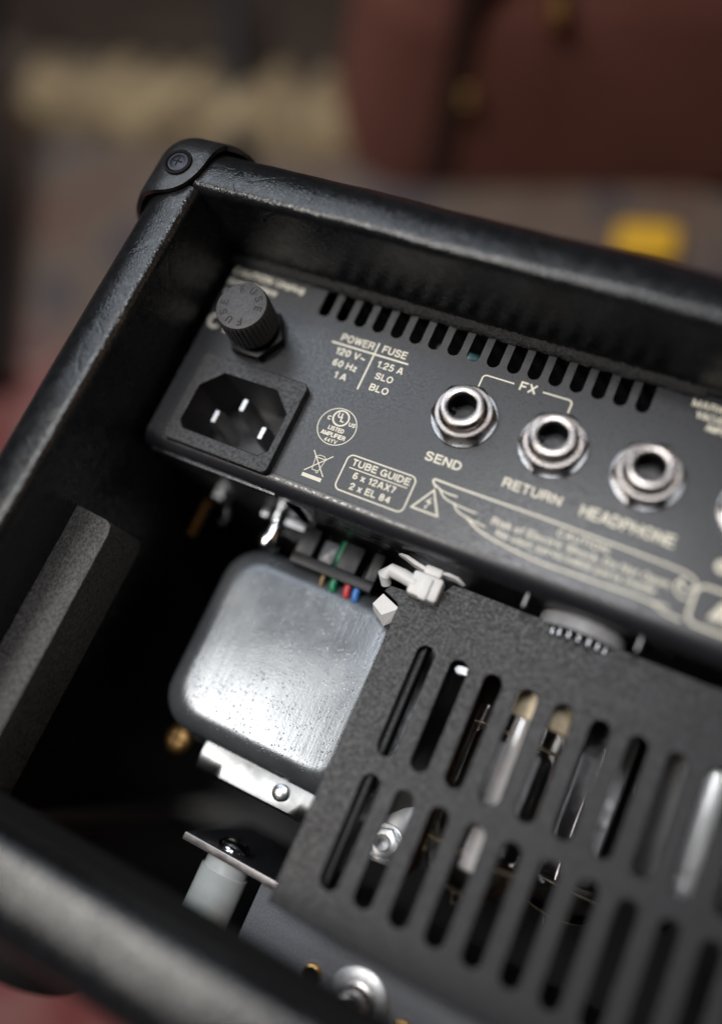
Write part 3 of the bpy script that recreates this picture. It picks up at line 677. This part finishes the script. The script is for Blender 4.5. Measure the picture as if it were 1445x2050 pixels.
# cable clip gripping the corner of the cage
CLIPX = lambda p: Vector((79.8 + (p.x - 80.5) * 1.071, -79.4 + (p.y + 79.4) * 1.071, 3.0 + (p.z - 6.4) * 1.07 - 12.3))       # seat the clip on the cage corner
cc = MB()
cc.tube([(41.9, -54.0, 4.6), (41.2, -52.4, 6.4), (42.6, -51.4, 7.4), (45.2, -51.6, 7.6), (48.4, -52.2, 7.8)], [1.1, 1.5, 1.5, 1.5, 1.4], 12)
cc.box(47.2, 53.6, -54.6, -49.6, 5.3, 9.0, .6); cc.box(50.0, 51.6, -54.9, -50.4, 8.9, 9.6, .2); cc.box(48.8, 52.6, -49.5, -47.6, 5.4, 8.4, .5)
clip = cc.xf(CLIPX).build('cable_clip', WHITE_P, amp, 40)
def wing(pts, w): 
    mb = MB(); rings = []
    for k, p_ in enumerate(pts):
        ww = w[k]; rings.append([(p_[0] - .25, p_[1] - .3 * ww, p_[2] - ww), (p_[0] + .3, p_[1] + .3, p_[2] - ww), (p_[0] + .3, p_[1] + .5 * ww, p_[2] + ww), (p_[0] - .25, p_[1] - .1, p_[2] + ww)])
    return mb.loft(rings)
wing([(42.2, -47.2, 5.2), (44.0, -47.6, 6.0), (46.6, -48.4, 6.6), (49.4, -48.9, 7.0)], [.6, 1.0, 1.15, 1.1]).xf(CLIPX).build('clip_wing', WHITE_P, clip, 50)
wing([(51.6, -48.6, 7.0), (53.4, -48.2, 6.8), (55.4, -48.1, 6.2), (57.0, -48.5, 5.4)], [1.1, 1.15, 1.0, .6]).xf(CLIPX).build('clip_wing', WHITE_P, clip, 50)
mb = MB(); mb.loft([[(40.5, -59.4, .5), (44.2, -62.0, .5), (44.3, -61.9, 1.6), (43.4, -60.2, 3.7), (40.6, -58.6, 3.2)], [(41.8, -56.2, .8), (47.5, -58.6, .8), (47.5, -58.5, 1.9), (46.4, -57.6, 4.0), (41.9, -55.9, 3.6)]])
mb.xf(CLIPX).build('clip_foot', WHITE_P, clip, 20)

# ------------------------------------------------------------------ behind the cage
pl = MB(); pl.box(63.5, 64.4, -108.5, -53, -62, -19.2, .15); band = pl.build('copper_band', COPPER, amp)
MB().box(62.7, 63.45, -109.2, -53, -62, -18.8, .15).build('band_edge', STEEL, band)
mb = MB(); mb.prism([(54.6, -107.6), (62.4, -106.8), (62.4, -92.3), (59.2, -94.3), (54.9, -98.7)], -28, -26.7, .2); ft_ = mb.build('bracket_foot', m_metal('bright_plate', (.20, .205, .21), .36, .00003, 400), amp)
MB().lathe((58.1, -102.7, -26.6), [(3.9, .02), (3.9, .75), (3.5, .8)], 'h', 30).build('washer', STEEL, ft_)
MB().prism(circ(58.1, -102.7, 3.4, 6, .3), -25.8, -23.4, .35).build('hex_nut', m_metal('nut_zinc', (.92, .92, .92), .33), ft_, 30)
MB().lathe((58.1, -102.7, -23.5), [(1.85, -1), (1.8, .3), (1.5, .5), (.9, .45), (.3, .2)], 'h', 20).build('bolt_end', DULLSTEEL, ft_)
mb = MB(); rs = random.Random(5); mb.loft([[(60.6 + (1.7 + rs.uniform(-.7, .6)) * math.cos(a), -62.9 + (1.0 + rs.uniform(-.4, .4)) * math.sin(a), -14.5 + dh) for a in [2 * PI * k / 9 for k in range(9)]] for dh in (-.8, 0, .8)]); mb.build('solder_blob', DULLSTEEL, amp)
def tube(cx, ch, r, top, bot, bright):
    mb = MB(); pr = [(r * .98, top - 3)]; L = bot + r * .55
    for k in range(8): pr.append((r, top - 3 + (L - top + 3) * (k + 1) / 8))
    for k in range(1, 8): a = PI / 2 * k / 8; pr.append((r * math.cos(a) * .92 + .3, L - r * .5 * math.sin(a)))
    pr += [(1.6, bot + .6), (1.1, bot - 1.2), (.2, bot - 2.2)]
    mb.lathe((cx, 0, ch), pr, 'u', 40); tb = mb.build('vacuum_tube', GLASS, amp, 60)
    mb = MB(); q = 7.6 if top < -60 else 9; mb.lathe((cx + (3.2 if top < -60 else 0), 0, ch + 1.5), [(q - .4, top + 3.4), (q, top + 3.0), (q, top - 2.2), (q - .5, top - 2.8), (q - 1.4, top - 2.8)], 'u', 36); mb.build('socket', CERAMIC if top < -60 else PLASTIC_S, tb)
    mb = MB(); mb.box(cx - r * .5, cx + r * .5, bot + r, top - 8, ch - r * .3, ch + r * .3, 1.2); mb.build('anode', ANODE, tb)
    for mu in (bot + r * .85, top - 7): mb = MB(); mb.lathe((cx, mu, ch), [(r * .8, 0), (r * .8, .3)], 'u', 30); mb.build('mica_spacer', CERAMIC, tb)
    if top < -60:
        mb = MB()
        mb.loft([[(cx - 1.6, u_, ch + 8.2 - .08 * (u_ + 82)), (cx + 1.3, u_, ch + 8.2 + .187 * 2.9 - .08 * (u_ + 82)), (cx + 1.3, u_, ch + 6.0), (cx - 1.6, u_, ch + 6.0)] for u_ in (-99.0, -67.0)]); mb.build('painted_highlight', m_paint('highlight_white', (.92, .88, .87), .3, 500, .00001, .04), tb)  # white strip added inside the glass, painting in its long highlight
    if bright:
        mb = MB(); q = [(r * .955, bot + r * 3.4)] + [(r * .955, bot + r * .62)] + [(r * .955 * math.cos(PI / 2 * k / 8) * .92 + .2, bot + r * .57 - r * .5 * math.sin(PI / 2 * k / 8)) for k in range(1, 8)]
        mb.lathe((cx, 0, ch), q, 'u', 36, cap=False); mb.build('getter_flash', GETTER, tb)
    return tb
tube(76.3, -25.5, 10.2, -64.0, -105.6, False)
tube(115.4, -25.0, 10.4, -48.0, -91.8, True)
tube(152.0, -26, 10.2, -52.0, -100.0, False)
tube(96.4, -48, 9.6, -50.0, -104.0, False)
# round socket rim and pins peeping over the cage
mb = MB(); mb.lathe((81, -46.0, -14), [(9.2, .6), (9.4, 0), (9.4, -2.4), (8.2, -2.6), (8.0, 0)], 'u', 48, cap=False); rim = mb.xf(lambda p: Vector((p.x, p.y + 1.3, p.z - 1.5))).build('tube_base_rim', m_paint('grey_rim', (.34, .34, .35), .4, 500, .00002, .1), amp)
for k in range(9):
    a = math.radians(200 + k * 17)
    MB().lathe((81 + 7.2 * math.cos(a), -46.2, -15.5 - 7.2 * math.sin(a)), [(.5, 0), (.5, -2.6), (.25, -2.9)], 'u', 10).build('contact_pin', STEEL, rim)
for x in (68.4, 91.8): MB().lathe((x, -44.0, -4.6), [(.5, 0), (.5, -2.9), (.3, -3.2)], 'u', 10).build('locating_pin', DULLSTEEL, amp)

# ------------------------------------------------------------------ lower chassis, nylon spacer
lo = MB(); lo.box(36.4, XR - 16, -143.9, -121.9, -40, -27, .4); low = lo.build('lower_panel', LOWPAINT, amp)
mb = MB(); mb.box(16.2, XR - 16, -121.7, -119.9, -70, -24.5, .1); plate = mb.build('shelf_plate', PANEL, amp)
MB().box(16.15, XR - 16.1, -121.6, -120.0, -24.45, -24.0, .1).build('bare_edge', m_metal('cut_edge', (.72, .68, .67), .35, .00004, 1500), plate)
def grommet(x, u):
    mb = MB(); mb.lathe((x, u, -27.0), [(1.6, -2), (1.6, 1.4), (1.75, 1.6), (2.0, 1.5), (2.1, 1.2), (2.1, .1)], 'h', 24, cap=False); g_ = mb.build('brass_socket', BRASS, low)
    MB().lathe((x, u, -27.0), [(2.15, .02), (2.75, .02), (2.75, .3), (2.15, .35)], 'h', 24, cap=False).build('socket_collar', LOWPAINT, low); MB().lathe((x, u, -27.0), [(1.62, .15), (.1, .16)], 'h', 20).build('socket_bore', LETTER_DARK, low)
grommet(54.6, -133.0); grommet(75.8, -133.6)
mb = MB(); mb.lathe((65.2, -133.6, -27.0), [(7.1, .05), (7.1, .8), (6.8, 1.0), (3.6, 1.05)], 'h', 48); dj = mb.build('speaker_jack', m_metal('jack_flange', (.62, .61, .60), .4, .00003), low)
mb = MB(); mb.lathe((65.2, -133.6, -27.0), [(4.3, .9), (4.3, 2.2), (3.6, 2.4), (3.9, 3.0), (3.6, 3.6), (3.9, 4.2), (3.6, 4.8), (3.9, 5.4), (3.6, 6.0), (3.9, 6.6), (3.8, 9.2), (3.2, 9.6), (2.7, 9.2), (2.6, 1)], 'h', 40, cap=False); mb.build('threaded_barrel', NICKEL, dj, 40)
sx, sh = 26.6, -30.6
mb = MB(); mb.lathe((sx, 0, sh), [(5.2, -121.75), (5.2, -124.4), (5.35, -124.7), (5.7, -124.8), (5.7, -144)], 'u', 44); mb.build('nylon_spacer', TINT_P, amp, 40)
screw_head((sx, -119.9, sh), 4.2, 'u', CHROME, 'dome_screw', amp, .55)

# ================================================================== things on the rug behind
def rounded_box(x0, x1, u0, u1, h0, h1, r): 
    mb = MB(); mb.prism(rrect(x0, u0, x1, u1, r, 6), h0, h1, min(r * .6, (h1 - h0) * .4), 4); return mb
def placed(mb, cx, cu, ang, lean=0):
    if lean: mb.xf(lambda p: Vector((p.x + (p.z - FLOOR) * lean * max(0, 1 - p.x / 200), p.y, p.z)))
    c, s_ = math.cos(ang), math.sin(ang); return mb.xf(lambda p: Vector((cx + p.x * c - p.y * s_, cu + p.x * s_ + p.y * c, p.z)))
def m_leather():
    t = NT('brown_leather'); t.base(t.ramp(t.noise(16, 4, .6), [(.3, (.15, .056, .042)), (.7, (.195, .078, .06))]), .65, 0, .2); t.bump(t.noise(500, 4, .6), .0004, .6); return t.m
LEATHER = m_leather(); ang = math.radians(15.3)
case = thing('instrument_case', 'brown leather case with small brass latches lying on the rug', 'case', None)
placed(rounded_box(0, 420, 0, 210, FLOOR + .2, FLOOR + 118, 55), -124, 158, ang, .34).build('body', LEATHER, case)
placed(rounded_box(0, 420, 0, 210, FLOOR + 118.5, FLOOR + 140, 55), -124, 158, ang, .34).build('lid', LEATHER, case)
placed(rounded_box(56, 70, -1.6, 12, FLOOR + 8, FLOOR + 124, 1), -124, 158, ang, .34).build('strap', plain('dark_strap', (.045, .018, .014), .5), case)
for x, hh in ((70, 58), (104, 98)):
    l = placed(rounded_box(x - 4, x + 4, -3.2, 3, FLOOR + hh - 5, FLOOR + hh + 5, 2), -124, 158, ang, .34).build('latch', OLDBRASS, case)
    placed(MB().prism(circ(x, -3.5, 4, 20), FLOOR + hh - 2, FLOOR + hh + 3, 1), -124, 158, ang, .34).build('latch_knob', BRASS if x > 90 else OLDBRASS, l)
yel = thing('yellow_box', 'small bright yellow box with a lid on the rug behind the amplifier', 'box', None)
YEL = plain('yellow_plastic', (.80, .45, .025), .5)
placed(rounded_box(-13, 13, -8, 8, FLOOR + .2, FLOOR + 11, 4), 47, 163, .2).build('body', YEL, yel)
placed(rounded_box(-13.5, 13.5, -8.5, 8.5, FLOOR + 11.1, FLOOR + 15, 4), 47, 163, .2).build('lid', YEL, yel)
POLE = plain('pole_metal', (.016, .017, .021), .45)
def pole(a, b, r, label):
    o = thing('stand_leg', label, 'stand leg', None, 'dark stand legs resting on the rug')
    MB().tube([a, b], r, 16).build('leg_tube', POLE, o); d = Vector(a) - Vector(b); d.normalize()
    MB().tube([Vector(a) - d * 2, Vector(a) + d * 9], r * 1.25, 16).build('rubber_tip', RUBBER, o); return o
pole((-238, -4, FLOOR + 13), (-352, 200, FLOOR + 48), 11, 'thick dark stand leg at the far left of the rug')
pole((-171, 160, FLOOR + 8), (-222, 262, FLOOR + 30), 5, 'thin dark stand leg crossing the cream blanket beside the brown case')
bl = MB(); rs = random.Random(3); rings = []
NX = 60
for i in range(NX + 1):
    x = i / NX * 215; f = 8 * math.sin(i * .9) + rs.uniform(-5, 5); hh = 16 + 5 * math.sin(i * .5) + rs.uniform(-2, 2)
    rings.append([(x, -6 + rs.uniform(-2, 2), FLOOR + .5), (x, -3, FLOOR + hh * .7), (x, 8, FLOOR + hh), (x, 24 + f * .5, FLOOR + hh * .9), (x, 40 + f, FLOOR + hh * .5), (x, 46 + f, FLOOR + .5)])
bl.loft(rings); placed(bl, -322, 152, math.radians(9)); o = bl.build('blanket', m_paint('cream_wool', (.30, .225, .13), .9, 60, .002, .45), None, 60)
o['label'] = 'rumpled cream wool blanket on the rug left of the brown case'; o['category'] = 'blanket'
